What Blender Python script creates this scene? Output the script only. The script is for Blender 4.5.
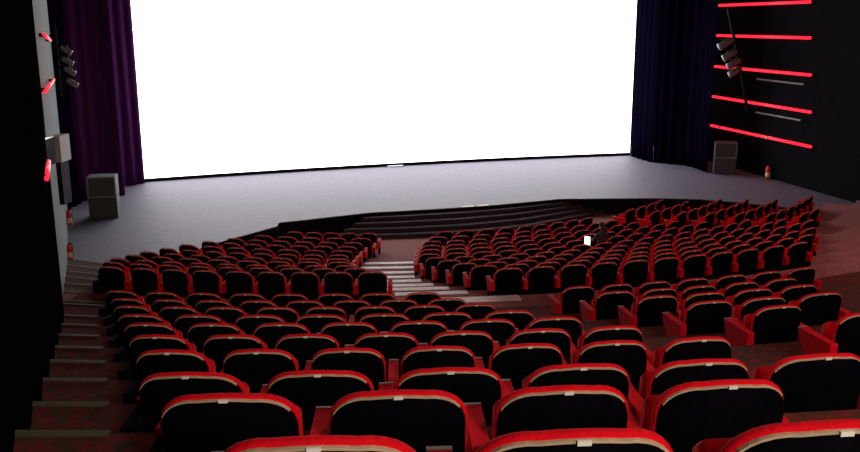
import bpy, bmesh, math, random
from mathutils import Vector, Matrix
random.seed(7)
for o in list(bpy.data.objects): bpy.data.objects.remove(o)
S = bpy.context.scene
C = S.collection
R_ = math.radians
PI = math.pi

# ------------------------------------------------------------------ camera, world, light, exposure
UNIT = 1.42                                  # the auditorium plan below is drawn in units of 1.42 m ...
STAGE_UNIT = 1.356                           # ... the stage, screen and side wall fittings in units of 1.356 m
EYE = 5.59                                   # camera height above the floor in front of the stage, in units
cam_d = bpy.data.cameras.new('camera'); cam = bpy.data.objects.new('camera', cam_d); C.objects.link(cam)
cam.location = (0, 0, EYE*UNIT)
cam.rotation_euler = (Matrix.Rotation(R_(90-12.8), 4, 'X') @ Matrix.Rotation(R_(-.24), 4, 'Z')).to_euler()
cam_d.sensor_width = 36; cam_d.lens = 36
cam_d.clip_start = .05; cam_d.clip_end = 200
S.camera = cam
w = bpy.data.worlds.new('dark_house'); S.world = w; w.use_nodes = True
w.node_tree.nodes['Background'].inputs[0].default_value = (.5, .45, .7, 1)
w.node_tree.nodes['Background'].inputs[1].default_value = .004
S.view_settings.view_transform = 'Standard'; S.view_settings.look = 'None'
S.view_settings.gamma = 1; S.view_settings.use_curve_mapping = False
S.view_settings.exposure = 0.0
SCREEN_POWER = 4.7

def area(name, loc, size, power, col, rot=(0, 0, 0), sy=None):
    l = bpy.data.lights.new(name, 'AREA'); l.size = size; l.energy = power; l.color = col
    if sy: l.shape = 'RECTANGLE'; l.size_y = sy
    o = bpy.data.objects.new(name, l); C.objects.link(o); o.location = loc; o.rotation_euler = rot
    return o
area('rear_fill_light', (3.5, -4.6, 10.6), 1.6, 620, (1, .84, .68), rot=(R_(68), 0, R_(-8)))  # unseen lamp added behind the camera to light the near seat rims
area('rear_fill_light', (12.0, -4.6, 10.6), 1.6, 560, (1, .62, .5), rot=(R_(72), 0, R_(-2)))  # second added lamp, unseen, reddens the seats on the right
area('overhead_fill_light', (14.0, 20.0, 12.6), 3.0, 360, (1, .45, .40))  # unseen overhead lamp, added to brighten the far right armrests
area('overhead_fill_light', (5.0, 6.0, 12.6), 3.0, 170, (1, .74, .62))  # also added overhead, for the tops of the near armrests

# ------------------------------------------------------------------ materials
def mat(name, col, rough=.8, metal=0., emit=None, strength=0., var=0., scale=20., col2=None, bump=0., bscale=60., spec=.5, stretch=None):
    m = bpy.data.materials.new(name); m.use_nodes = True; nt = m.node_tree; b = nt.nodes['Principled BSDF']
    b.inputs['Roughness'].default_value = rough; b.inputs['Metallic'].default_value = metal
    b.inputs['Specular IOR Level'].default_value = spec
    b.inputs['Base Color'].default_value = (*col, 1)
    tc = nt.nodes.new('ShaderNodeTexCoord'); src = tc.outputs['Object']
    if stretch:
        mp = nt.nodes.new('ShaderNodeMapping'); mp.inputs['Scale'].default_value = stretch
        nt.links.new(src, mp.inputs[0]); src = mp.outputs[0]
    if col2 is not None or var:
        n = nt.nodes.new('ShaderNodeTexNoise'); n.inputs['Scale'].default_value = scale; n.inputs['Detail'].default_value = 3
        nt.links.new(src, n.inputs['Vector'])
        r = nt.nodes.new('ShaderNodeValToRGB')
        c2 = col2 if col2 is not None else tuple(c*(1-var) for c in col)
        r.color_ramp.elements[0].position = .38; r.color_ramp.elements[1].position = .62
        r.color_ramp.elements[0].color = (*c2, 1); r.color_ramp.elements[1].color = (*col, 1)
        nt.links.new(n.outputs['Fac'], r.inputs[0]); nt.links.new(r.outputs[0], b.inputs['Base Color'])
    if bump:
        n = nt.nodes.new('ShaderNodeTexNoise'); n.inputs['Scale'].default_value = bscale
        nt.links.new(src, n.inputs['Vector'])
        bp = nt.nodes.new('ShaderNodeBump'); bp.inputs['Strength'].default_value = bump; bp.inputs['Distance'].default_value = .01
        nt.links.new(n.outputs['Fac'], bp.inputs['Height']); nt.links.new(bp.outputs[0], b.inputs['Normal'])
    if emit:
        b.inputs['Emission Color'].default_value = (*emit, 1); b.inputs['Emission Strength'].default_value = strength
    return m
M = dict(
    red=mat('red_upholstery', (.75, .004, .014), .85, var=.2, scale=60, bump=.3, bscale=300, spec=.08),
    shell=mat('black_shell', (.0015, .0015, .0035), .8, var=.3, scale=30, spec=.03),
    piping=mat('beige_piping', (.62, .50, .34), .35, var=.2, scale=30),
    plate=mat('pale_plate', (.95, .94, .9), .3, metal=.0, var=.05),
    armtrim=mat('grey_trim', (.34, .31, .31), .5, metal=.3, var=.1),
    legs=mat('black_panel', (.004, .003, .005), .8, var=.3, spec=.05),
    carpet=mat('patterned_carpet', (.17, .020, .022), .95, col2=(.05, .035, .018), scale=14, bump=.4, bscale=150, spec=.1),
    carpet_lit=mat('lit_carpet', (.42, .15, .155), .95, col2=(.27, .12, .10), scale=16, bump=.4, bscale=150, spec=.1),  # paler copy of the carpet, the screen's light put into its colour
    stage=mat('stage_carpet', (.14, .122, .172), .62, col2=(.115, .10, .143), scale=9, bump=.4, bscale=120, spec=.35),
    stagefront=mat('stage_front_black', (.005, .004, .010), .9, var=.3, spec=.1),
    stepdark=mat('stage_step_dark', (.03, .02, .045), .8, var=.3),
    steplight=mat('stage_step_nosing', (.075, .055, .055), .9, var=.2, spec=.05),
    tread=mat('pale_stair_tread', (.95, .86, .83), .6, var=.08, scale=8),
    stepcarpet=mat('grey_brown_step_carpet', (.15, .09, .085), .95, col2=(.09, .065, .045), scale=14, bump=.4, bscale=150, spec=.1),
    nosing=mat('yellow_green_nosing', (.085, .082, .03), .6, var=.3, scale=30),
    screen=mat('lit_screen', (.8, .8, .8), .8, emit=(1, .985, 1.0), strength=SCREEN_POWER, var=.02),
    curtain=mat('purple_curtain', (.080, .016, .095), 1., var=.3, scale=3, stretch=(6, 6, .3), spec=.0),
    curtain_dark=mat('navy_curtain', (.0028, .0016, .0075), 1., var=.3, scale=3, stretch=(6, 6, .3), spec=.0),
    wall_l=mat('grey_green_wall', (.095, .125, .11), .85, var=.15, scale=2, bump=.2),
    wall_r=mat('charcoal_wall', (.0055, .0055, .007), 1., var=.25, scale=5, bump=.3, bscale=30, spec=.03),
    wall_b=mat('black_wall', (.003, .003, .004), 1., var=.2, spec=.0),
    neon=mat('red_neon_tube', (.8, .02, .03), .4, emit=(1, .018, .045), strength=1.6, var=.05),
    clip=mat('tube_clamp_white', (.8, .8, .9), .3, var=.05),
    speaker=mat('grey_speaker', (.055, .068, .066), .7, var=.2, scale=40, bump=.3),
    speaker_edge=mat('speaker_edge', (.18, .22, .21), .5, var=.1),
    lampbody=mat('spotlight_body', (.28, .26, .24), .4, metal=.5, var=.2),
    lens=mat('spotlight_lens', (.5, .6, .65), .15, var=.05),
    steel=mat('dark_steel', (.006, .006, .008), .7, var=.2, spec=.1),
    rail=mat('grey_rail', (.22, .24, .22), .5, metal=.3, var=.2),
    box=mat('pale_wall_box', (.45, .47, .45), .6, var=.1),
    ext=mat('extinguisher_red', (.75, .03, .02), .3, var=.1),
    extlabel=mat('cream_label', (.85, .72, .45), .5, var=.1),
    sign=mat('yellowish_sign', (.80, .72, .42), .5, var=.1),
    signw=mat('white_sign', (.85, .85, .88), .5, var=.1),
    skin=mat('skin', (.72, .32, .15), .6, var=.1, scale=30),
    hair=mat('dark_hair', (.018, .010, .010), .6, var=.4, scale=60, bump=.5),
    jacket=mat('dark_jacket', (.03, .016, .022), .8, var=.3, scale=30),
    glow=mat('lit_page', (.9, .9, .85), .6, emit=(1, 1, .86), strength=3.0, var=.02),
)

# ------------------------------------------------------------------ helpers
def link(name, bm, m, parent=None, smooth=False, bevel=0., recalc=True):
    if recalc: bmesh.ops.recalc_face_normals(bm, faces=bm.faces)
    me = bpy.data.meshes.new(name); bm.to_mesh(me); bm.free()
    me.materials.append(M[m])
    if smooth:
        for p in me.polygons: p.use_smooth = True
    o = bpy.data.objects.new(name, me); C.objects.link(o)
    if parent: o.parent = parent
    if bevel:
        md = o.modifiers.new('bevel', 'BEVEL'); md.width = bevel; md.segments = 2; md.limit_method = 'ANGLE'
    return o
def tag(o, label=None, cat=None, group=None, kind=None):
    if label: o['label'] = label
    if cat: o['category'] = cat
    if group: o['group'] = group
    if kind: o['kind'] = kind
    return o
def empty(name, loc, rz=0):
    o = bpy.data.objects.new(name, None); C.objects.link(o); o.location = loc; o.rotation_euler = (0, 0, rz); o.empty_display_size = .1
    return o
def box(bm, x0, x1, y0, y1, z0, z1, taper=1., mtx=None):
    vs = []
    for z, s in ((z0, taper), (z1, 1.)):
        cx_, cy_ = (x0+x1)/2, (y0+y1)/2
        for x, y in ((x0, y0), (x1, y0), (x1, y1), (x0, y1)):
            v = Vector((cx_+(x-cx_)*s, cy_+(y-cy_)*s, z))
            vs.append(bm.verts.new(mtx @ v if mtx else v))
    for f in ((0, 3, 2, 1), (4, 5, 6, 7), (0, 1, 5, 4), (1, 2, 6, 5), (2, 3, 7, 6), (3, 0, 4, 7)):
        bm.faces.new([vs[i] for i in f])
def tube(bm, pts, r, n=8, cap=True):
    rings = []
    pts = [Vector(p) for p in pts]
    rr = r if isinstance(r, (list, tuple)) else [r]*len(pts)
    for i, p in enumerate(pts):
        d = (pts[min(i+1, len(pts)-1)]-pts[max(i-1, 0)]).normalized()
        a = d.orthogonal().normalized() if abs(d.z) > .95 else d.cross(Vector((0, 0, 1))).normalized()
        b = d.cross(a)
        rings.append([bm.verts.new(p+(a*math.cos(2*PI*k/n)+b*math.sin(2*PI*k/n))*rr[i]) for k in range(n)])
    for A, B in zip(rings, rings[1:]):
        for k in range(n): bm.faces.new((A[k], A[(k+1) % n], B[(k+1) % n], B[k]))
    if cap: bm.faces.new(rings[0]); bm.faces.new(rings[-1])
def prism(bm, poly, z0, z1):
    lo = [bm.verts.new((x, y, z0)) for x, y in poly]; hi = [bm.verts.new((x, y, z1)) for x, y in poly]
    bm.faces.new(hi); bm.faces.new(lo[::-1])
    for i in range(len(poly)):
        j = (i+1) % len(poly); bm.faces.new((lo[i], lo[j], hi[j], hi[i]))
CX, CY = -1.458, 31.95                      # every row is an arc about this point in front of the screen
def pol(r, a): return CX+r*math.sin(R_(a)), CY-r*math.cos(R_(a))
def sector(bm, r0, r1, a0, a1, z0, z1, n=None):
    n = n or max(2, int(abs(a1-a0)/2)+1)
    g = []
    for i in range(n+1):
        a = a0+(a1-a0)*i/n
        x0, y0 = pol(r0, a); x1, y1 = pol(r1, a)
        g.append([bm.verts.new((x0, y0, z0)), bm.verts.new((x1, y1, z0)), bm.verts.new((x1, y1, z1)), bm.verts.new((x0, y0, z1))])
    for A, B in zip(g, g[1:]):
        for k in range(4): bm.faces.new((A[k], B[k], B[(k+1) % 4], A[(k+1) % 4]))
    bm.faces.new(g[0]); bm.faces.new(g[-1][::-1])
def wall_l_x(Y): return -.47-.412*Y
def wall_r_x(Y): return 12.2+.195*(32.6-Y)
def wall_l_angle(r):
    a = -60.
    while a < 5:
        x, y = pol(r, a)
        if x > -.45-.412*y: return a
        a += .1
    return a
def arc_wall_l_angle(r, near=True): return wall_l_angle(r)

# ------------------------------------------------------------------ the rows of seats: radius, top of the backs below the eye, angles in degrees
REAR = {'A': (30.40, .795, [2.31, 3.33, 4.36]),
        'B': (29.33, 1.166, [1.52, 2.64, 3.75, 4.85]),
        'C': (28.29, 1.515, [.70, 1.91, 3.14, 4.39, 5.60, 6.80]),
        'D': (27.22, 1.814, [-.16, .93, 2.04, 3.18, 4.31, 5.42, 6.55]),
        'E': (26.17, 2.103, [-1.09, .09, 1.25, 2.50, 3.71, 4.97, 6.17]),
        'F': (25.12, 2.382, [-2.11, -.85, .45, 1.75, 3.11, 4.46, 5.80]),
        'G': (24.09, 2.658, [-3.25, -1.89, -.47, .94, 2.41, 3.87, 5.33]),
        'H': (23.04, 2.922, [-4.57, -3.28, -1.99, -.56, .77, 2.12, 3.48, 4.89]),
        'I': (22.00, 3.182, [-5.96, -4.56, -3.13, -1.69, -.20, 1.30, 2.80, 4.35]),
        'J': (20.97, 3.418, [-7.57, -5.98, -4.39, -2.76, -1.18, .48, 2.06, 3.73])}
SIDE = {'E': [10.6], 'F': [10.50], 'G': [10.29, 11.73, 13.30], 'H': [10.13, 11.59, 13.13, 14.65],
        'I': [9.93, 11.50, 12.94, 14.55, 16.11], 'J': [9.64, 11.18, 12.73, 14.37, 16.05, 17.70, 19.40]}
FH = [3.69, 3.86, 4.04, 4.20, 4.36, 4.50, 4.62, 4.74, 4.85, 4.95, 5.02]
FR = [18.93-.83*k for k in range(11)]
SEAT_H = .57
BACK = .14                                   # platform edge behind each row of backs
prof = []                                    # (outer radius, inner radius, floor height)
ks = 'ABCDEFGHIJ'
for i, k in enumerate(ks):
    r, H, _ = REAR[k]
    r_in = (REAR[ks[i+1]][0]+BACK) if i < 9 else 19.98
    prof.append((r+BACK, r_in, EYE-H-SEAT_H))
prof.insert(0, (37.5, 30.40+BACK, EYE-.795-SEAT_H+.34))
prof.append((19.98, FR[0]+BACK, EYE-4.11))   # the cross aisle, one step above the first far row
for k in range(11):
    prof.append((FR[k]+BACK, (FR[k+1]+BACK) if k < 10 else 2.0, max(EYE-FH[k]-SEAT_H, 0) if k < 10 else 0.))
def fz(k): return EYE-4.11 if k < 0 else (max(EYE-FH[k]-SEAT_H, 0.) if k < 10 else 0.)

# ------------------------------------------------------------------ floor: stepped rings cut off by the side walls
def clip_mesh(bm):
    # trim to the room: left wall, right wall, back wall
    for co, no in ((Vector((-.52, 0, 0)), Vector((-1, -.412, 0))), (Vector((17.8, 0, 0)), Vector((1, .195, 0))), (Vector((0, -3.6, 0)), Vector((0, -1, 0)))):
        bmesh.ops.bisect_plane(bm, geom=bm.verts[:]+bm.edges[:]+bm.faces[:], plane_co=co, plane_no=no.normalized(), clear_outer=True)
bm = bmesh.new()
n = 60
A0, A1 = -62., 60.
rows_v = []
for (ro, ri, z) in prof:
    rows_v.append((ro, z)); rows_v.append((ri, z))
grid = []
for r, z in rows_v:
    grid.append([bm.verts.new((*pol(r, A0+(A1-A0)*i/n), z)) for i in range(n+1)])
for a, b in zip(grid, grid[1:]):
    for i in range(n): bm.faces.new((a[i], a[i+1], b[i+1], b[i]))
top = [g[-1] for g in grid]; low = [bm.verts.new((v.co.x, v.co.y, -.05)) for v in top]
for i in range(len(top)-1): bm.faces.new((top[i], top[i+1], low[i+1], low[i]))
clip_mesh(bm)
floor = link('floor', bm, 'carpet_lit', recalc=False)
floor.data.materials.append(M['carpet'])
for p in floor.data.polygons:
    if p.center.z > 1.55: p.material_index = 1  # rear steps darker, their shade put into the carpet colour
tag(floor, 'stepped auditorium floor with reddish brown carpet', kind='structure')
# make normals point up
me = floor.data
if sum(p.normal.z*p.area for p in me.polygons) < 0: me.flip_normals()

seat_left = {k: REAR[k][2][0]-math.degrees(.34/REAR[k][0]) for k in ks}
# carpeted steps of the left aisle, half-way steps between the platforms, each with its nosing
def nosing(r, a0, a1, z, m='nosing', wdt=.05):
    b = bmesh.new(); sector(b, r-.005, r+wdt, a0, a1, z-.002, z+.008)
    o = link('step_nosing', b, m, floor); return o
def seat_edge(r):
    pts = sorted((REAR[k][0], seat_left[k]) for k in ks)
    if r <= pts[0][0]: return pts[0][1]
    for (r0, a), (r1, b2) in zip(pts, pts[1:]):
        if r <= r1: return a+(b2-a)*(r-r0)/(r1-r0)
    return pts[-1][1]
for i, k in enumerate(ks):
    r, H, _ = REAR[k]; z = EYE-H-SEAT_H
    r_in = prof[i+1][1]; z_next = prof[i+2][2]
    if k == 'A': continue
    def span(q): return wall_l_angle(q), min(seat_edge(q)-.05, seat_edge(r_in)+.3)
    b = bmesh.new(); sector(b, r_in-.32, r_in, *span(r_in-.16), z_next, (z+z_next)/2); link('aisle_step', b, 'carpet', floor)
    nosing(r_in, *span(r_in), z+.006)
    nosing(r_in-.32, *span(r_in-.32), (z+z_next)/2+.001)
b = bmesh.new(); sector(b, FR[6]+BACK, FR[5]+BACK-.005, wall_l_angle(FR[6])+.2, -17.8, .40, .5245); link('stage_level_carpet', b, 'stage', floor)
for k in range(0, 6):                         # broad low steps at the left, down to stage level
    r = FR[k]+BACK; z = fz(k-1)
    nosing(r, wall_l_angle(r)+.2, -12.6-.62*k, z+.004, 'nosing', .07)
b = bmesh.new(); sector(b, FR[0]+BACK+.005, 19.97, wall_l_angle(19.5)+.2, -9.6, fz(-1)-.05, fz(-1)+.004); link('aisle_carpet', b, 'carpet', floor)
for k in range(0, 5):
    b = bmesh.new(); sector(b, FR[k+1]+BACK+.005, FR[k]+BACK-.005, wall_l_angle(FR[k+1])+.2, -12.9-.65*k, fz(k)-.05, fz(k)+.004); link('aisle_carpet', b, 'stepcarpet', floor)

# pale treads of the centre stairs between the two far blocks
LEND = [1.63, .66, -.11, -.84, -1.29, -1.71, -1.90, -1.84, -1.78, -1.21, -.66]
REND = [8.35, 7.58, 6.98, 6.42, 5.88, 5.66, 6.08, 6.56, 7.14, 8.37, 10.34]
for k in range(-1, 8):                        # one pale tread at the edge of each step
    r0 = FR[k+1]+BACK
    kk = max(k, 0); hw = math.degrees(.33/FR[kk])
    a0 = LEND[kk]+hw+(.1 if k >= 0 else -.9); a1 = REND[k+1]-math.degrees(.34/FR[k+1]) if k >= 0 else 8.6
    b = bmesh.new(); sector(b, r0+.005, r0+(.17 if k >= 0 else .26), a0, a1, fz(k)-.01, fz(k)+.010)
    link('stair_tread', b, 'tread', floor)

EYS = 5.94                                   # eye level in stage units
STAGE_START = set(bpy.data.objects)
# ------------------------------------------------------------------ stage, its steps and front
nose = [(-1.81, 25.37), (-.91, 25.58), (.93, 26.08), (2.2, 26.5), (4.21, 27.39)]
stage_poly = [(-9.2, 18.55), (-6.35, 17.55), (-6.30, 18.9), (-5.75, 21.3), (-4.30, 23.55), (-4.32, 24.02)] + nose + \
             [(5.52, 27.44), (7.47, 27.46), (8.71, 27.24), (9.8, 26.72), (10.7, 26.05), (13.2, 24.85), (14.6, 24.2), (11.4, 41.0), (-15.8, 38.0)]
stage_e = empty('stage', (0, 27, 0)); tag(stage_e, 'broad grey-carpeted stage with curved black front below the screen', 'stage')
def kid(o, p):
    o.parent = p; o.matrix_parent_inverse = p.matrix_world.inverted() if False else Matrix.Translation(-p.location)
    return o
def stage_clip(bm):
    for co, no in ((Vector((-.50, 0, 0)), Vector((-1, -.412, 0))), (Vector((12.22+.195*32.6, 0, 0)), Vector((1, .195, 0)))):
        r = bmesh.ops.bisect_plane(bm, geom=bm.verts[:]+bm.edges[:]+bm.faces[:], plane_co=co, plane_no=no.normalized(), clear_outer=True)
        ed = [e for e in r['geom_cut'] if isinstance(e, bmesh.types.BMEdge)]
        if ed: bmesh.ops.edgeloop_fill(bm, edges=ed)
bm = bmesh.new(); prism(bm, stage_poly, .088, .575); stage_clip(bm); kid(link('stage_front', bm, 'stagefront'), stage_e)
bm = bmesh.new(); prism(bm, stage_poly, .5751, .60); stage_clip(bm)
kid(link('stage_floor', bm, 'stage'), stage_e)
base_l = [(-2.75, 24.05), (-.87, 24.18), (1.2, 24.55), (3.2, 25.45), (5.70, 27.42)]
steps_e = empty('stage_steps', (1, 26, 0)); tag(steps_e, 'dark curved steps with pale nosings leading up to the stage', 'steps')
for j in range(1, 5):
    f = j/4; z = .6-.1025*j
    fr = [(a[0]*(1-f)+b_[0]*f, a[1]*(1-f)+b_[1]*f) for a, b_ in zip(nose, base_l)]
    back = [(-1.81, 25.36), (-.91, 25.57), (.93, 26.07), (2.2, 26.49), (4.21, 27.38)]
    fine = lambda pl: [tuple(Vector(pl[i]).lerp(Vector(pl[i+1]), t/4)) for i in range(len(pl)-1) for t in range(4)]+[pl[-1]]
    ff = fine(fr); bb = fine(back)
    bm = bmesh.new(); prism(bm, ff+bb[::-1], z-.1025, z); st = kid(link('step', bm, 'stepdark'), steps_e)
    ns = [tuple(Vector(p).lerp(Vector(q), .16/max(.16, (Vector(q)-Vector(p)).length))) for p, q in zip(ff, bb)]
    bm = bmesh.new(); prism(bm, ff+ns[::-1], z, z+.006); nz = link('step_nosing', bm, 'steplight'); nz.parent = st
for u0, u1 in ((1.00, 1.38), (1.48, 1.84)):
    bm = bmesh.new()
    def nl(x): return 26.08+(x-.93)*(26.5-26.08)/(2.2-.93)
    prism(bm, [(u0, nl(u0)-.03), (u1, nl(u1)-.03), (u1, nl(u1)+.09), (u0, nl(u0)+.09)], .601, .612)
    tag(link('step_sign', bm, 'sign'), ('small cream-yellow strip sign on the stage edge above the steps, ' + ('left' if u0 < 1.2 else 'right')+' one of the two'), 'sign')

# ------------------------------------------------------------------ screen and curtains
sp0, sp1 = Vector((-10.42, 30.95)), Vector((8.72, 37.28))
ch = (sp1-sp0); nrm = Vector((-ch.y, ch.x)).normalized()
def scr(t): return sp0+ch*t+nrm*(.55*4*t*(1-t))
bm = bmesh.new(); g = []
for i in range(33):
    p = scr(i/32); q = p+nrm*.03
    g.append([bm.verts.new((*p, .72)), bm.verts.new((*p, 9.0)), bm.verts.new((*q, 9.0)), bm.verts.new((*q, .72))])
for a, b in zip(g, g[1:]):
    for k in range(4): bm.faces.new((a[k], b[k], b[(k+1) % 4], a[(k+1) % 4]))
bm.faces.new(g[0]); bm.faces.new(g[-1][::-1])
scr_e = empty('cinema_screen', (-.9, 34.6, .6)); tag(scr_e, 'huge blank glowing white cinema screen above the stage', 'screen')
kid(link('screen_surface', bm, 'screen', smooth=False), scr_e)
bm = bmesh.new()
g = []
for i in range(33):
    p = scr(i/32)-nrm*.04; q = p+nrm*.10
    g.append([bm.verts.new((*p, .60)), bm.verts.new((*p, .72)), bm.verts.new((*q, .72)), bm.verts.new((*q, .60))])
for a, b in zip(g, g[1:]):
    for k in range(4): bm.faces.new((a[k], b[k], b[(k+1) % 4], a[(k+1) % 4]))
kid(link('lower_frame', bm, 'steel'), scr_e)
p, q = scr(.463), scr(.495)
bm = bmesh.new(); d = -nrm*.26
prism(bm, [tuple(p+d), tuple(q+d), tuple(q+d+nrm*.18), tuple(p+d+nrm*.18)], .601, .64)
tag(link('floor_sign', bm, 'signw'), 'small white strip at the middle of the lower screen edge', 'sign')

def curtain(path, z0, z1, m, label, amp=.055, wl=.42, name='curtain'):
    pts = [Vector(p) for p in path]; L = [0]
    for a, b in zip(pts, pts[1:]): L.append(L[-1]+(b-a).length)
    n = int(L[-1]/.06)
    bm = bmesh.new(); cols = []
    for i in range(n+1):
        s = L[-1]*i/n; j = max(k for k in range(len(L)) if L[k] <= s+1e-9); j = min(j, len(pts)-2)
        t = (s-L[j])/(L[j+1]-L[j]); p = pts[j].lerp(pts[j+1], t); dd = (pts[j+1]-pts[j]).normalized(); nn = Vector((-dd.y, dd.x))
        zs = [z0, z0+.8, z0+2.5, z1]
        cols.append([bm.verts.new((*(p+nn*(amp*(1-.15*q)*(math.sin(2*PI*s/wl+.5*math.sin(s*2.1))+.3*math.sin(2*PI*s/(wl*2.7)+q*.2)))), z)) for q, z in enumerate(zs)])
    for a, b in zip(cols, cols[1:]):
        for k in range(3): bm.faces.new((a[k], b[k], b[k+1], a[k+1]))
    o = link(name, bm, m, smooth=True)
    s_ = o.modifiers.new('thick', 'SOLIDIFY'); s_.thickness = .02
    return tag(o, label, 'curtain')
curtain([(-10.33, 30.7), (-10.95, 29.8), (-11.9, 29.6)], .6, 9.4, 'curtain', 'purple pleated curtain right against the left edge of the screen')
curtain([(-10.22, 28.35), (-10.6, 28.25), (-11.15, 27.6), (-11.45, 27.25)], .6, 9.4, 'curtain', 'wide purple pleated side curtain hanging behind the left speaker')
curtain([(-11.20, 27.0), (-11.15, 26.4), (-11.12, 25.9)], .6, 9.4, 'curtain_dark', 'narrow dark blue curtain where the left wall meets the stage', amp=.06)
curtain([(8.72, 36.95), (9.15, 35.15)], .6, 9.4, 'curtain_dark', 'dark pleated curtain right against the right edge of the screen', amp=.05)
curtain([(9.20, 35.1), (10.15, 34.45), (10.46, 33.9), (10.62, 32.5)], .6, 9.4, 'curtain_dark', 'wide navy pleated side curtain right of the screen', amp=.05)

# ------------------------------------------------------------------ walls, ceiling
def wall(name, pts, m, z0=-.3, z1=9.8, t=.2):
    bm = bmesh.new()
    for (x0, y0), (x1, y1) in zip(pts, pts[1:]):
        d = (Vector((x1, y1))-Vector((x0, y0))).normalized(); nn = Vector((-d.y, d.x))*t
        prism(bm, [(x0, y0), (x1, y1), (x1+nn.x, y1+nn.y), (x0+nn.x, y0+nn.y)], z0, z1)
    return tag(link(name, bm, m), kind='structure')
wl = wall('wall_left', [(-1.0, -4.2), (-1.0, .74), (wall_l_x(13.9), 13.9), (wall_l_x(38.2), 38.2)], 'wall_l')
wr = wall('wall_right', [(wall_r_x(40.8), 40.8), (wall_r_x(-4.2), -4.2)], 'wall_r')
wall('wall_back', [(20, -4.0), (-1.2, -4.0)], 'wall_b')
wall('wall_front', [(-17, 38.0), (12.2, 40.6)], 'wall_b')
bm = bmesh.new(); box(bm, -17, 20, -4.3, 41, 9.8, 10.0); tag(link('ceiling', bm, 'wall_b'), kind='structure')
# black panels added to keep the left wall dark nearer than the grey-green part
def wall_panel_l(y0, y1, z0, z1, m, name, thick=.05, parent=None):
    bm = bmesh.new()
    prism(bm, [(wall_l_x(y0), y0), (wall_l_x(y0)+thick, y0+.02), (wall_l_x(y1)+thick, y1+.02), (wall_l_x(y1), y1)], z0, z1)
    return link(name, bm, m, parent)
y = 1.2
while y < 11.0:
    wall_panel_l(y, y+1.5, 1.0 if y > 11 else 1.6, 9.7, 'wall_b', 'added_dark_panel', .05, wl); y += 1.53

# ------------------------------------------------------------------ red neon tubes
zt = [.93, -.24, -1.46, -2.66, -3.84]
names5 = ['topmost', 'second from the top', 'middle', 'second from the bottom', 'lowest']
for i, dz in enumerate(zt):
    e = empty('neon_tube', (wall_r_x(32.5)-.12, 32.5, EYS+dz)); tag(e, f'long straight red neon tube on the right wall, {names5[i]} of five', 'light tube')
    dz2 = [.88, -.29, -1.50, -2.72, -3.86][i]
    ye = 29.6
    while 430+860*(wall_r_x(ye)-.13)/(ye*math.cos(R_(12.8))-dz2*math.sin(R_(12.8))) < 811: ye -= .02
    a = Vector((wall_r_x(35.3)-.13, 35.3, EYS+dz)); b_ = Vector((wall_r_x(ye)-.13, ye, EYS+dz2))
    bm = bmesh.new(); tube(bm, [a, b_], .052, 8); kid(link('glass_tube', bm, 'neon', smooth=True), e)
    for t in ([.12, .62] if i == 4 else [.25] if i == 2 else [.05, .9]):
        p = a.lerp(b_, t); bm = bmesh.new(); box(bm, p.x-(.085 if i in (2, 4) else .02), p.x+.13, p.y-.035, p.y+.035, p.z-.05, p.z+.05); kid(link('clamp', bm, 'clip' if i in (2, 4) else 'steel'), e)
for i, (dz, y0) in enumerate(((-1.80, 32.3), (-3.02, 32.2))):
    a = Vector((wall_r_x(y0)-.1, y0, EYS+dz)); b_ = Vector((wall_r_x(29.5)-.1, 29.5, EYS+dz-.03))
    bm = bmesh.new(); tube(bm, [a, b_], .035, 6)
    tag(link('wall_rail', bm, 'rail'), f'thin grey rail just under the {["middle", "second lowest"][i]} red tube', 'rail')
def lw(Y, z, off=.1): return Vector((wall_l_x(Y)+off, Y, z))
for i, (a, b_, lab) in enumerate(((lw(14.6, EYS-.03), lw(20.5, EYS-.19), 'upper red neon tube on the left wall, slanting down to the stage'),
                                  (lw(11.9, EYS-.80), lw(19.8, EYS-1.05), 'middle red neon tube on the left wall, beside the spotlights'),
                                  (lw(9.5, EYS-1.60), lw(10.7, EYS-1.58), 'short red neon tube low on the left wall above the dark column'))):
    bm = bmesh.new(); tube(bm, [a, b_], .026, 8); e = empty('neon_tube', a)
    tag(e, lab, 'light tube'); kid(link('glass_tube', bm, 'neon', smooth=True), e)
    for t in (.1, .9):
        p = a.lerp(b_, t); bm = bmesh.new(); box(bm, p.x-.10, p.x+.0, p.y-.02, p.y+.02, p.z-.03, p.z+.03); kid(link('clamp', bm, 'steel'), e)

# ------------------------------------------------------------------ spotlights on their poles
def spotlight(loc, aim, s, label, group):
    e = empty('spotlight', loc); tag(e, label, 'spotlight', group)
    d = (Vector(aim)-Vector(loc)).normalized()
    q = d.to_track_quat('X', 'Z').to_matrix().to_4x4()
    def part(name, fn, m, smooth=True, parent=e):
        b = bmesh.new(); fn(b); bmesh.ops.transform(b, matrix=q, verts=b.verts)
        return link(name, b, m, parent, smooth=smooth)
    part('housing', lambda b: tube(b, [(-.55*s, 0, 0), (-.5*s, 0, 0), (-.1*s, 0, 0), (.35*s, 0, 0), (.5*s, 0, 0)], [.12*s, .22*s, .25*s, .25*s, .29*s], 14), 'lampbody')
    part('lens', lambda b: tube(b, [(.5*s, 0, 0), (.53*s, 0, 0)], .24*s, 14), 'lens')
    part('yoke', lambda b: tube(b, [(0, .25*s, 0), (0, .30*s, 0), (0, .30*s, .35*s), (0, -.30*s, .35*s), (0, -.30*s, 0), (0, -.25*s, 0)], .025*s, 6), 'steel', False)
    return e
order = ['topmost', 'second from the top', 'third from the top', 'lowest']
for i, (px, py) in enumerate(((67, 47), (67.5, 58), (69, 68), (71, 80))):
    Y = 24.4; X = [-10.09, -10.08, -10.04, -10.00][i]; z = EYS+[-.49, -.79, -1.06, -1.39][i]
    spotlight((X, Y, z), (X+2.0, Y+.6, z-1.5), .30, f'{order[i]} of four grey spotlights stacked beside the left curtain', 'spotlights on the left wall')
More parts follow.
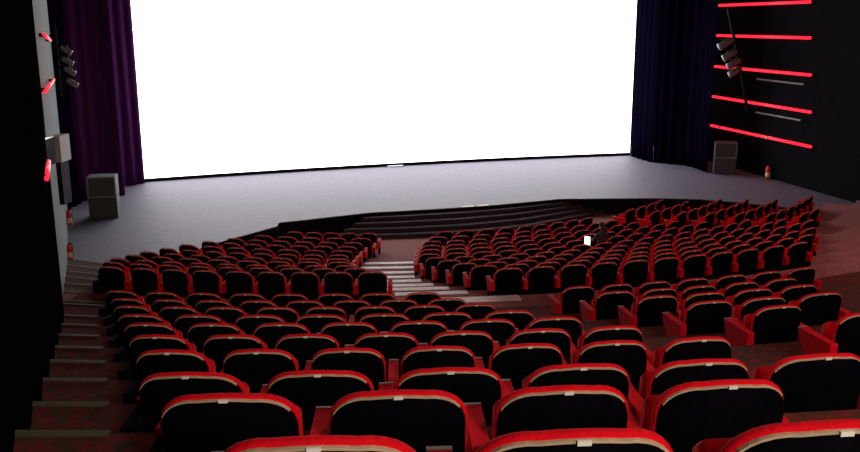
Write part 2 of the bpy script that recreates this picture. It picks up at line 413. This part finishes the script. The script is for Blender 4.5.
bm = bmesh.new(); tube(bm, [(-10.36, 24.4, EYS-1.75), (-10.36, 24.4, EYS+.2)], .05, 8)
for z in (-.38, -.68, -.95, -1.28): tube(bm, [(-10.36, 24.4, EYS+z), (-10.05, 24.4, EYS+z)], .03, 6)
tube(bm, [(-10.36, 24.4, EYS-.1), (wall_l_x(24.4), 24.4, EYS-.1)], .04, 6)
tag(link('lamp_pole', bm, 'steel'), 'black pole holding the four spotlights on the left wall', 'pole')
for i, (px, py, z, s) in enumerate(((725, 46, -.50, .50), (730.5, 57, -.90, .50), (735, 65, -1.20, .48), (736, 73, -1.50, .44))):
    Y = 31.6; X = [10.64, 10.83, 11.0, 11.06][i]
    spotlight((X, Y, EYS+z), (X-2.6, Y+.3, EYS+z-1.7), s, f'{order[i]} of four grey spotlights stacked beside the right curtain', 'spotlights on the right wall')
bm = bmesh.new(); tube(bm, [(10.75, 31.9, EYS+.75), (11.2, 31.9, EYS-.8), (11.45, 31.9, EYS-1.7), (11.75, 31.9, EYS-3.0)], .06, 8)
tube(bm, [(11.0, 31.9, EYS-.1), (wall_r_x(31.9), 31.9, EYS-.1)], .05, 6)
for z, x in ((-.5, 11.1), (-.93, 11.22), (-1.23, 11.32), (-1.53, 11.4)): tube(bm, [(x, 31.9, EYS+z), (x-.35, 31.62, EYS+z)], .035, 6)
tag(link('lamp_pole', bm, 'steel'), 'bent black pole crossing the red tubes on the right wall', 'pole')

# ------------------------------------------------------------------ stage speakers
def stage_speaker(loc, rz, w_, d_, h_, label):
    e = empty('stage_speaker', loc, rz); tag(e, label, 'speaker')
    for j, (z0, z1, name) in enumerate(((0, h_*.48, 'lower_cabinet'), (h_*.5, h_, 'upper_cabinet'))):
        bm = bmesh.new(); box(bm, -w_/2, w_/2, -d_/2, d_/2, z0, z1)
        c = link(name, bm, 'speaker', e, bevel=.02)
        bm = bmesh.new()
        for (a, b2, c1, c2) in ((-w_/2, w_/2, z0, z0+.045), (-w_/2, w_/2, z1-.045, z1), (-w_/2, -w_/2+.045, z0+.0451, z1-.0451), (w_/2-.045, w_/2, z0+.0451, z1-.0451)):
            box(bm, a, b2, -d_/2-.015, -d_/2+.01, c1, c2)
        if j: link('frame', bm, 'speaker_edge', c)
        else: bm.free()
        bm = bmesh.new(); tube(bm, [(0, -d_/2-.012, (z0+z1)/2), (0, -d_/2+.01, (z0+z1)/2)], (z1-z0)*.33, 16); link('cone', bm, 'speaker', c)
stage_speaker((-9.62, 24.95, .6), R_(12), .80, .6, 1.24, 'stack of two dark grey speaker boxes before the left curtain')
stage_speaker((11.18, 32.35, .6), R_(-14), .80, .6, 1.22, 'stack of two grey speaker boxes by the right curtain')

# ------------------------------------------------------------------ left wall fittings
e = empty('wall_cabinet', (wall_l_x(18), 18, EYS-2.65)); tag(e, 'pale grey box mounted high on left wall by the curtain', 'box')
bm = bmesh.new(); box(bm, .0, .23, -.25, .25, 0, .55); link('body', bm, 'box', e, bevel=.01)
bm = bmesh.new(); box(bm, .03, .18, -.2, .2, -.9, -.002); link('bracket', bm, 'steel', e)
e = empty('wall_uplighter', (wall_l_x(11.5), 11.5, EYS-1.76)); tag(e, 'small black uplighter on the left wall above the dark column', 'lamp')
bm = bmesh.new(); box(bm, -.02, .07, -.3, .3, 0, .36, .8); link('body', bm, 'steel', e, bevel=.01)
bm = bmesh.new(); box(bm, .0, .06, -.26, .26, .361, .37); link('glass', bm, 'lens', e)
l = bpy.data.lights.new('uplight', 'POINT'); l.energy = 8; l.color = (1, .9, .6); l.shadow_soft_size = .06
o = bpy.data.objects.new('uplight', l); C.objects.link(o); o.location = (STAGE_UNIT*(wall_l_x(11.5)+.12), STAGE_UNIT*11.5, EYE*UNIT-1.30*STAGE_UNIT)
bm = bmesh.new(); yy = 12.2; prism(bm, [(wall_l_x(yy-.35), yy-.35), (wall_l_x(yy-.35)+.04, yy-.33), (wall_l_x(yy+.35)+.04, yy+.33), (wall_l_x(yy+.35), yy+.35)], 1.2, EYS-2.0)
tag(link('wall_column', bm, 'wall_b'), 'narrow black column on the left wall beside the cross aisle', 'column')

def extinguisher(loc, label, s=1.):
    e = empty('fire_extinguisher', loc); tag(e, label, 'fire extinguisher')
    bm = bmesh.new(); tube(bm, [(0, 0, 0), (0, 0, .02*s), (0, 0, .34*s), (0, 0, .40*s), (0, 0, .43*s)], [.06*s, .075*s, .075*s, .05*s, .025*s], 14); b = link('cylinder', bm, 'ext', e, smooth=True)
    bm = bmesh.new(); tube(bm, [(0, 0, .06*s), (0, 0, .20*s)], .077*s, 14); link('label', bm, 'extlabel', b, smooth=True)
    bm = bmesh.new(); box(bm, -.02*s, .07*s, -.015*s, .015*s, .432*s, .46*s); box(bm, -.015*s, .015*s, -.015*s, .015*s, .42*s, .435*s); link('handle', bm, 'steel', e)
    bm = bmesh.new(); tube(bm, [(.03*s, 0, .445*s), (.09*s, -.03*s, .38*s), (.095*s, -.03*s, .2*s), (.085*s, -.02*s, .1*s)], .012*s, 6); link('hose', bm, 'steel', e, smooth=True)
extinguisher((wall_l_x(18.9)+.085, 18.9, EYS-5.03), 'red fire extinguisher with cream label at the left wall, nearer one', .83)
extinguisher((wall_l_x(22.5)+.09, 22.5, EYS-5.04), 'red fire extinguisher at the left wall, farther one near the speaker', .98)
extinguisher((12.33, 31.0, EYS-5.32), 'red fire extinguisher on the dark right wall, right of the speaker', 1.1)

STAGE_OBJS = set(bpy.data.objects)-STAGE_START
# ------------------------------------------------------------------ the cinema seat
def outline(hw, zb, zt, cw, chh, crown=.012, n=8, bot=.04):
    pts = []
    for i in range(n+1):                      # left side up through the corner
        t = PI-PI/2*i/n; pts.append((-hw+cw+cw*math.cos(t), zt-chh-crown+(chh)*math.sin(t)))
    for i in range(1, 5):                     # crowned top
        u = -1+2*i/5; pts.append(((hw-cw)*u, zt-crown*u*u))
    for i in range(n+1):
        t = PI/2-PI/2*i/n; pts.append((hw-cw+cw*math.cos(t), zt-chh-crown+(chh)*math.sin(t)))
    pts += [(hw, (zb+zt)/2), (hw-.005, zb+bot), (hw-bot, zb), (-hw+bot, zb), (-hw+.005, zb+bot), (-hw, (zb+zt)/2)]
    return pts
def bend(x, y, z): return (x, y+1.0*x*x-.14*(z-SEAT_H), z)
def loft(bm, rings, cap0=True, cap1=True):
    V = [[bm.verts.new(bend(x, y, z)) for (x, z) in pts] for y, pts in rings]
    for A, B in zip(V, V[1:]):
        for k in range(len(A)): bm.faces.new((A[k], A[(k+1) % len(A)], B[(k+1) % len(A)], B[k]))
    if cap0: bm.faces.new(V[0])
    if cap1: bm.faces.new(V[-1][::-1])
def o_in(d, zb=.12, dx=None): return outline(.236-(d if dx is None else dx), zb+d*.5, SEAT_H-d, .145-d*.6, .13-d*.6, crown=.008)
seat_parts = {}
def mk(name, fn, m, smooth=False):
    bm = bmesh.new(); fn(bm); bmesh.ops.recalc_face_normals(bm, faces=bm.faces)
    me = bpy.data.meshes.new(name); bm.to_mesh(me); bm.free(); me.materials.append(M[m])
    if smooth:
        for p in me.polygons: p.use_smooth = True
    seat_parts[name] = me
mk('backrest', lambda b: loft(b, [(.000, o_in(.006)), (.010, o_in(.0)), (.024, o_in(.0)), (.038, o_in(.010)), (.045, o_in(.030))]), 'red', True)
mk('back_shell', lambda b: loft(b, [(-.022, o_in(.024, .03, .018)), (-.016, o_in(.018, .02, .011)), (.003, o_in(.015, .02, .007))]), 'shell', True)
def pip(b):
    def arc(d, dx): return [p for p in o_in(d, dx=dx)[:21]][2:19]
    a, c = arc(.0175, .0090), arc(.0110, .0060)
    for (p0, p1, q0, q1) in zip(a, a[1:], c, c[1:]):
        ys = (-.012, .001)
        vs = [b.verts.new(bend(x, y, z)) for y in ys for (x, z) in (p0, p1, q1, q0)]
        for f in ((0, 1, 2, 3), (4, 7, 6, 5), (0, 4, 5, 1), (3, 2, 6, 7), (0, 3, 7, 4), (1, 5, 6, 2)): b.faces.new([vs[i] for i in f])
    bmesh.ops.remove_doubles(b, verts=b.verts, dist=1e-4)
mk('piping', pip, 'piping')
def platef(b):
    for y0, y1, s in ((-.018, -.010, 1),):
        vs = [b.verts.new(bend(x, y, z)) for y in (y0, y1) for (x, z) in ((-.015, .549), (.015, .549), (.015, .561), (-.015, .561))]
        for f in ((0, 1, 2, 3), (4, 7, 6, 5), (0, 4, 5, 1), (3, 2, 6, 7), (0, 3, 7, 4), (1, 5, 6, 2)): b.faces.new([vs[i] for i in f])
mk('number_plate', platef, 'plate')
def cush(b):
    # tipped-up seat pad, upright in front of the backrest
    prof_ = [(.15, .19), (.18, .17), (.26, .20), (.29, .27), (.27, .40), (.23, .43), (.19, .41)]
    for i, x in enumerate((-.215, -.20, .20, .215)):
        s = .9 if i in (0, 3) else 1.
        V = [b.verts.new((x, .22+(y-.22)*s, .30+(z-.30)*s)) for y, z in prof_]
        if i: 
            for k in range(len(V)): b.faces.new((P0[k], P0[(k+1) % len(V)], V[(k+1) % len(V)], V[k]))
        else: b.faces.new(V)
        P0 = V
    b.faces.new(P0[::-1])
mk('seat_cushion', cush, 'red', True)
def armf(b):
    # side profile of the padded arm: rear face upright, top nearly level, front rounded, lower edge sloping
    pr = [(.010, .19), (.010, .322), (.018, .332), (.405, .332), (.420, .322), (.405, .25), (.30, .12), (.14, .15)]
    rings = []
    for x in (-.034, -.031, .031, .034):
        s = .97 if abs(x) == .034 else 1.
        rings.append([b.verts.new((x, .21+(y-.21)*s, .22+(z-.22)*s)) for y, z in pr])
    for A, B in zip(rings, rings[1:]):
        for k in range(len(A)): b.faces.new((A[k], A[(k+1) % len(A)], B[(k+1) % len(A)], B[k]))
    b.faces.new(rings[0]); b.faces.new(rings[-1][::-1])
mk('armrest', armf, 'red')
mk('arm_trim', lambda b: box(b, -.0345, .0345, .408, .424, .322, .3345), 'armtrim')
def legf(b): 
    box(b, -.026, .026, .03, .30, 0, .19); box(b, -.034, .034, .02, .32, 0, .015)
mk('side_panel', legf, 'legs')
mk('lit_arm_tip', lambda b: box(b, -.030, .030, .27, .42, .20, .325), 'red')  # red only on the part of the arm that catches light
mk('shaded_arm', lambda b: (box(b, -.022, .022, .0, .40, .0, .30), box(b, -.032, .032, .02, .40, 0, .015)), 'legs')  # rest of the aisle arm, coloured black for the shade on it
mk('seat_pivot', lambda b: box(b, -.235, .235, .10, .20, .12, .18), 'legs')

first = {}
def put_part(name, parent, x=0.):
    o = bpy.data.objects.new(name, seat_parts[name]); C.objects.link(o); o.parent = parent; o.location = (x, 0, 0); return o
ORD = ['first', 'second', 'third', 'fourth', 'fifth', 'sixth', 'seventh', 'eighth', 'ninth', 'tenth', 'eleventh', 'twelfth', 'thirteenth', 'fourteenth', 'fifteenth', 'sixteenth', 'seventeenth', 'eighteenth', 'nineteenth', 'twentieth']
def make_seat(pitch, left_arm):        # left_arm: 0 none, 1 padded arm, 2 arm with its shade painted black, red only at the lit tip
    e = empty('cinema_chair', (0, 0, 0))
    for nme in ('backrest', 'back_shell', 'piping', 'number_plate', 'seat_cushion', 'seat_pivot'): put_part(nme, e)
    arms = [pitch/2]+([-pitch/2] if left_arm == 1 else [])
    if left_arm == 2:
        a = put_part('shaded_arm', e, -pitch/2); put_part('lit_arm_tip', a)
    for ax in arms:
        a = put_part('armrest', e, ax)
        for nme in ('arm_trim', 'side_panel'): put_part(nme, a)
    return e
PROTO = {q: make_seat(.565, q) for q in (0, 1, 2)}
used = {0: False, 1: False, 2: False}
def copy_tree(o, parent=None):
    c = o.copy(); C.objects.link(c); c.parent = parent
    for ch_ in list(kids.get(o.name, [])): copy_tree(ch_, c)
    return c
kids = {}
for o in bpy.data.objects:
    if o.parent: kids.setdefault(o.parent.name, []).append(o)
count = 0
def place_seat(r, a, z, pitch, left, label, group, n=0):
    global count
    if not used[left]: e = PROTO[left]; used[left] = True
    else: e = copy_tree(PROTO[left])
    x, y = pol(r, a)
    e.location = (x, y, z); e.rotation_euler = (0, 0, R_(a))
    e.scale = (pitch/.565, 1, 1)
    tag(e, label, 'chair', group); count += 1
    return e
def row(r, z, angs, what, group, end=1):
    for i, a in enumerate(angs):
        if len(angs) > 1:
            pd = ((angs[min(i+1, len(angs)-1)]-angs[max(i-1, 0)])/(min(i+1, len(angs)-1)-max(i-1, 0)))
            pitch = max(.53, min(.62, R_(pd)*r))
        else: pitch = .565
        side = 'leftmost' if i == 0 else ('rightmost' if i == len(angs)-1 else f'{ORD[i]} from left')
        if len(angs) == 1: side = 'only one'
        place_seat(r, a, z, pitch, end if i == 0 else 0, f'black-backed red seat, {side} in {what}', group)
near_names = ['nearest row, bottom edge of the picture', 'second row from the camera', 'third row from the camera', 'fourth row from the camera', 'fifth row from the camera', 'sixth row from the camera', 'seventh row from the camera', 'eighth row from the camera', 'ninth row from the camera', 'tenth row, last before the cross aisle']
for i, k in enumerate(ks):
    r, H, angs = REAR[k]
    row(r, EYE-H-SEAT_H, angs, near_names[i], 'seats in the near centre block', 1 if k == 'A' else 2)
sn = {'E': 'fifth', 'F': 'sixth', 'G': 'seventh', 'H': 'eighth', 'I': 'ninth', 'J': 'tenth'}
for k, angs in SIDE.items():
    r, H, _ = REAR[k]
    row(r, EYE-H-SEAT_H, angs, f'near right side block, {sn[k]} row from camera', 'seats in the near right side block')
def visible_x(r, a, H, lim=822):
    x, y = pol(r, a); u = x/(y*math.cos(R_(12.8))+H*math.sin(R_(12.8)))
    return 430+860*u < lim
L_first = [-11.38, None, -14.30, -15.08, -15.97, -16.37, -16.5, -16.27, -15.4, -13.7, -11.04]
rown = ['nearest row', 'second row', 'third row', 'fourth row', 'fifth row', 'sixth row', 'seventh row', 'eighth row', 'ninth row', 'tenth row', 'farthest row']
for k in range(11):
    r = FR[k]; z = EYE-FH[k]-SEAT_H
    if k == 0: angs = [-11.38, -9.63, -8.04, -6.48, -4.83, -3.25, -1.62, 0., 1.66]
    elif k == 10: angs = [-11.04, -8.31, -5.77, -3.27, -.65]
    else:
        lf = L_first[k] if L_first[k] is not None else -12.9
        nn = max(2, round(R_(LEND[k]-lf)*r/.56)+1)
        angs = [lf+(LEND[k]-lf)*i/(nn-1) for i in range(nn)]
    row(r, z, angs, f'{rown[k]} of far left block', 'seats in the far left block', 2)
R_last = [40, 40, 40, 40, 40, 39, 36.3, 36.4, 34.5, 34.5, 33.2]
person_seat = None
for k in range(11):
    r = FR[k]; z = EYE-FH[k]-SEAT_H
    if k == 0: angs = [8.30, 9.95, 11.60, 13.24, 14.94, 16.65, 18.35, 20.02, 21.70, 23.45, 25.2]
    elif k == 10: angs = [10.04, 12.98, 16.14, 19.15, 22.03, 24.65, 27.57, 30.29, 33.11]
    else:
        st = math.degrees(.562/r); angs = []; a = REND[k]
        while a < R_last[k]+.3 and visible_x(r, a, FH[k], 818): angs.append(a); a += st
    row(r, z, angs, f'{rown[k]} of far middle block', 'seats in the far middle block')
    if k == 5: row6 = (r, z, angs)
for k in range(4, 11):
    r = FR[k]; z = EYE-FH[k]-SEAT_H; st = math.degrees(.60/r); angs = []; a = 43.2
    while a < (53.5 if k > 8 else 55.5) and visible_x(r, a, FH[k], 818): angs.append(a); a += st
    if angs: row(r, z, angs, f'{rown[k]} of far right block beside stage', 'seats in the far right block')
print('SEATS', count)

# ------------------------------------------------------------------ the person reading in the far middle block
def px_of(r, a, H):
    x, y = pol(r, a); return 430+860*x/(y*math.cos(R_(12.8))+H*math.sin(R_(12.8)))
r, z, angs = row6
pa = min(angs, key=lambda a: abs(px_of(r, a, 4.4)-598))
x, y = pol(r, pa)
P = empty('person', (x, y, z), R_(pa)); P.scale = (1/UNIT,)*3; tag(P, 'dark-haired person in dark clothes sitting in the far middle block, reading', 'person')
def skin_mesh(name, verts, edges, radii, m, sub=1, parent=P):
    me = bpy.data.meshes.new(name); me.from_pydata(verts, edges, []); me.materials.append(M[m])
    o = bpy.data.objects.new(name, me); C.objects.link(o); o.parent = parent
    md = o.modifiers.new('skin', 'SKIN')
    for i, rr in enumerate(radii):
        v = me.skin_vertices[0].data[i]; v.radius = rr if isinstance(rr, tuple) else (rr, rr); v.use_root = (i == 0)
    md.use_smooth_shade = True
    s_ = o.modifiers.new('sub', 'SUBSURF'); s_.levels = sub; s_.render_levels = sub
    return o
# local frame: +Y towards the stage, back of the seat at y = 0
V = [(0, .28, .48), (0, .24, .66), (0, .20, .86), (0, .19, 1.02), (0, .20, 1.12), (0, .21, 1.20),
     (-.17, .21, 1.00), (-.26, .32, .80), (-.20, .44, .80),
     (.17, .21, 1.00), (.24, .34, .80), (.02, .50, .90),
     (-.10, .34, .47), (-.12, .70, .50), (-.12, .74, .08), (-.12, .88, .05),
     (.10, .34, .47), (.12, .70, .50), (.12, .74, .08), (.12, .88, .05)]
E_ = [(0, 1), (1, 2), (2, 3), (3, 4), (4, 5), (3, 6), (6, 7), (7, 8), (3, 9), (9, 10), (10, 11), (0, 12), (12, 13), (13, 14), (14, 15), (0, 16), (16, 17), (17, 18), (18, 19)]
Rr = [(.15, .12), (.14, .11), (.16, .11), (.13, .10), .055, .055, .065, .045, .03, .065, .045, .03, .085, .06, .045, .04, .085, .06, .045, .04]
skin_mesh('body', V, E_, Rr, 'jacket', 2)
bm = bmesh.new(); bmesh.ops.create_uvsphere(bm, u_segments=20, v_segments=16, radius=1)
for v in bm.verts:
    xx, yy, zz = v.co
    jaw = 1-.28*max(0, -zz)**1.3
    nx = xx*.078*jaw; ny = yy*.098*(1-.12*max(0, -zz)); nz = zz*.118
    if yy > .55:                               # face relief: nose, eye sockets, lips
        if abs(xx) < .18 and -.35 < zz < .12: ny += .022*(1-abs(xx)/.18)*(1-(zz+.12)/.3 if zz > -.12 else 1)
        if .25 < abs(xx) < .5 and 0 < zz < .25: ny -= .008
        if abs(xx) < .3 and -.6 < zz < -.48: ny += .006
    v.co = (nx, ny, nz)
for sx in (-1, 1):
    ear = Matrix.Translation((sx*.079, -.005, -.005)) @ Matrix.Diagonal((.010, .022, .034, 1))
    bmesh.ops.create_uvsphere(bm, u_segments=8, v_segments=6, radius=1, matrix=ear)
HM = Matrix.Translation((0, .24, 1.27)) @ Matrix.Rotation(R_(22), 4, 'Z') @ Matrix.Rotation(R_(-22), 4, 'X')
bmesh.ops.transform(bm, matrix=HM, verts=bm.verts); head = link('head', bm, 'skin', P, smooth=True)
bm = bmesh.new(); bmesh.ops.create_uvsphere(bm, u_segments=20, v_segments=14, radius=1)
for v in bm.verts:
    xx, yy, zz = v.co
    if yy > .45 and zz < .55: yy = .45+(yy-.45)*.2
    v.co = (xx*.088, yy*.108-.008, zz*.122+.014)
bmesh.ops.transform(bm, matrix=HM, verts=bm.verts); link('hair', bm, 'hair', P, smooth=True)
for sx in (-1, 1):
    bm = bmesh.new(); bmesh.ops.create_uvsphere(bm, u_segments=8, v_segments=6, radius=.012, matrix=HM @ Matrix.Translation((sx*.030, .088, .012))); link('eye', bm, 'steel', head, smooth=True)
def hand(base, d, side):
    b = Vector(base); d = Vector(d).normalized(); up = Vector((0, 0, 1)); s = d.cross(up).normalized()*side
    verts = [b-d*.03, b+d*.03, b+d*.075]; ed = [(0, 1), (1, 2)]; rad = [(.026, .018), (.036, .015), (.036, .014)]
    for i, (off, ln) in enumerate(((-.028, .062), (-.010, .074), (.010, .070), (.028, .055))):
        k0 = len(verts); verts += [b+d*.085+s*off, b+d*(.085+ln*.5)+s*off-up*.008, b+d*(.085+ln*.8)+s*off-up*.028]
        ed += [(2, k0), (k0, k0+1), (k0+1, k0+2)]; rad += [.0095, .0085, .007]
    k0 = len(verts); verts += [b+d*.02-s*.045, b+d*.055-s*.062]; ed += [(1, k0), (k0, k0+1)]; rad += [.011, .009]
    skin_mesh('hand', [tuple(v) for v in verts], ed, rad, 'skin', 1)
hand((-.19, .455, .80), (-.75, .45, .25), 1)
hand((.02, .52, .91), (-.6, .6, .3), -1)
T = empty('lit_page', (x, y, z), R_(pa)); off = Matrix.Rotation(R_(pa), 3, 'Z') @ Vector((-.24, .36, 0))
T.location = (x+off.x, y+off.y, z+.55); T.rotation_euler = (R_(-18), R_(14), R_(pa+6)); T.scale = (1/UNIT,)*3
tag(T, 'small glowing pale page or tablet held up by the reading person', 'tablet')
bm = bmesh.new(); box(bm, -.115, .115, 0, .012, -.15, .13); link('tablet_back', bm, 'signw', T, bevel=.004)
bm = bmesh.new(); box(bm, -.105, .105, -.004, -.0005, -.14, .12); link('lit_surface', bm, 'glow', T)

# ------------------------------------------------------------------ from plan units to metres
for o in bpy.data.objects:
    if o.parent or o.type not in ('MESH', 'EMPTY'): continue
    if o in STAGE_OBJS:
        o.location = o.location*STAGE_UNIT+Vector((0, 0, EYE*UNIT-EYS*STAGE_UNIT)); o.scale = o.scale*STAGE_UNIT
    else:
        o.location = o.location*UNIT; o.scale = o.scale*UNIT
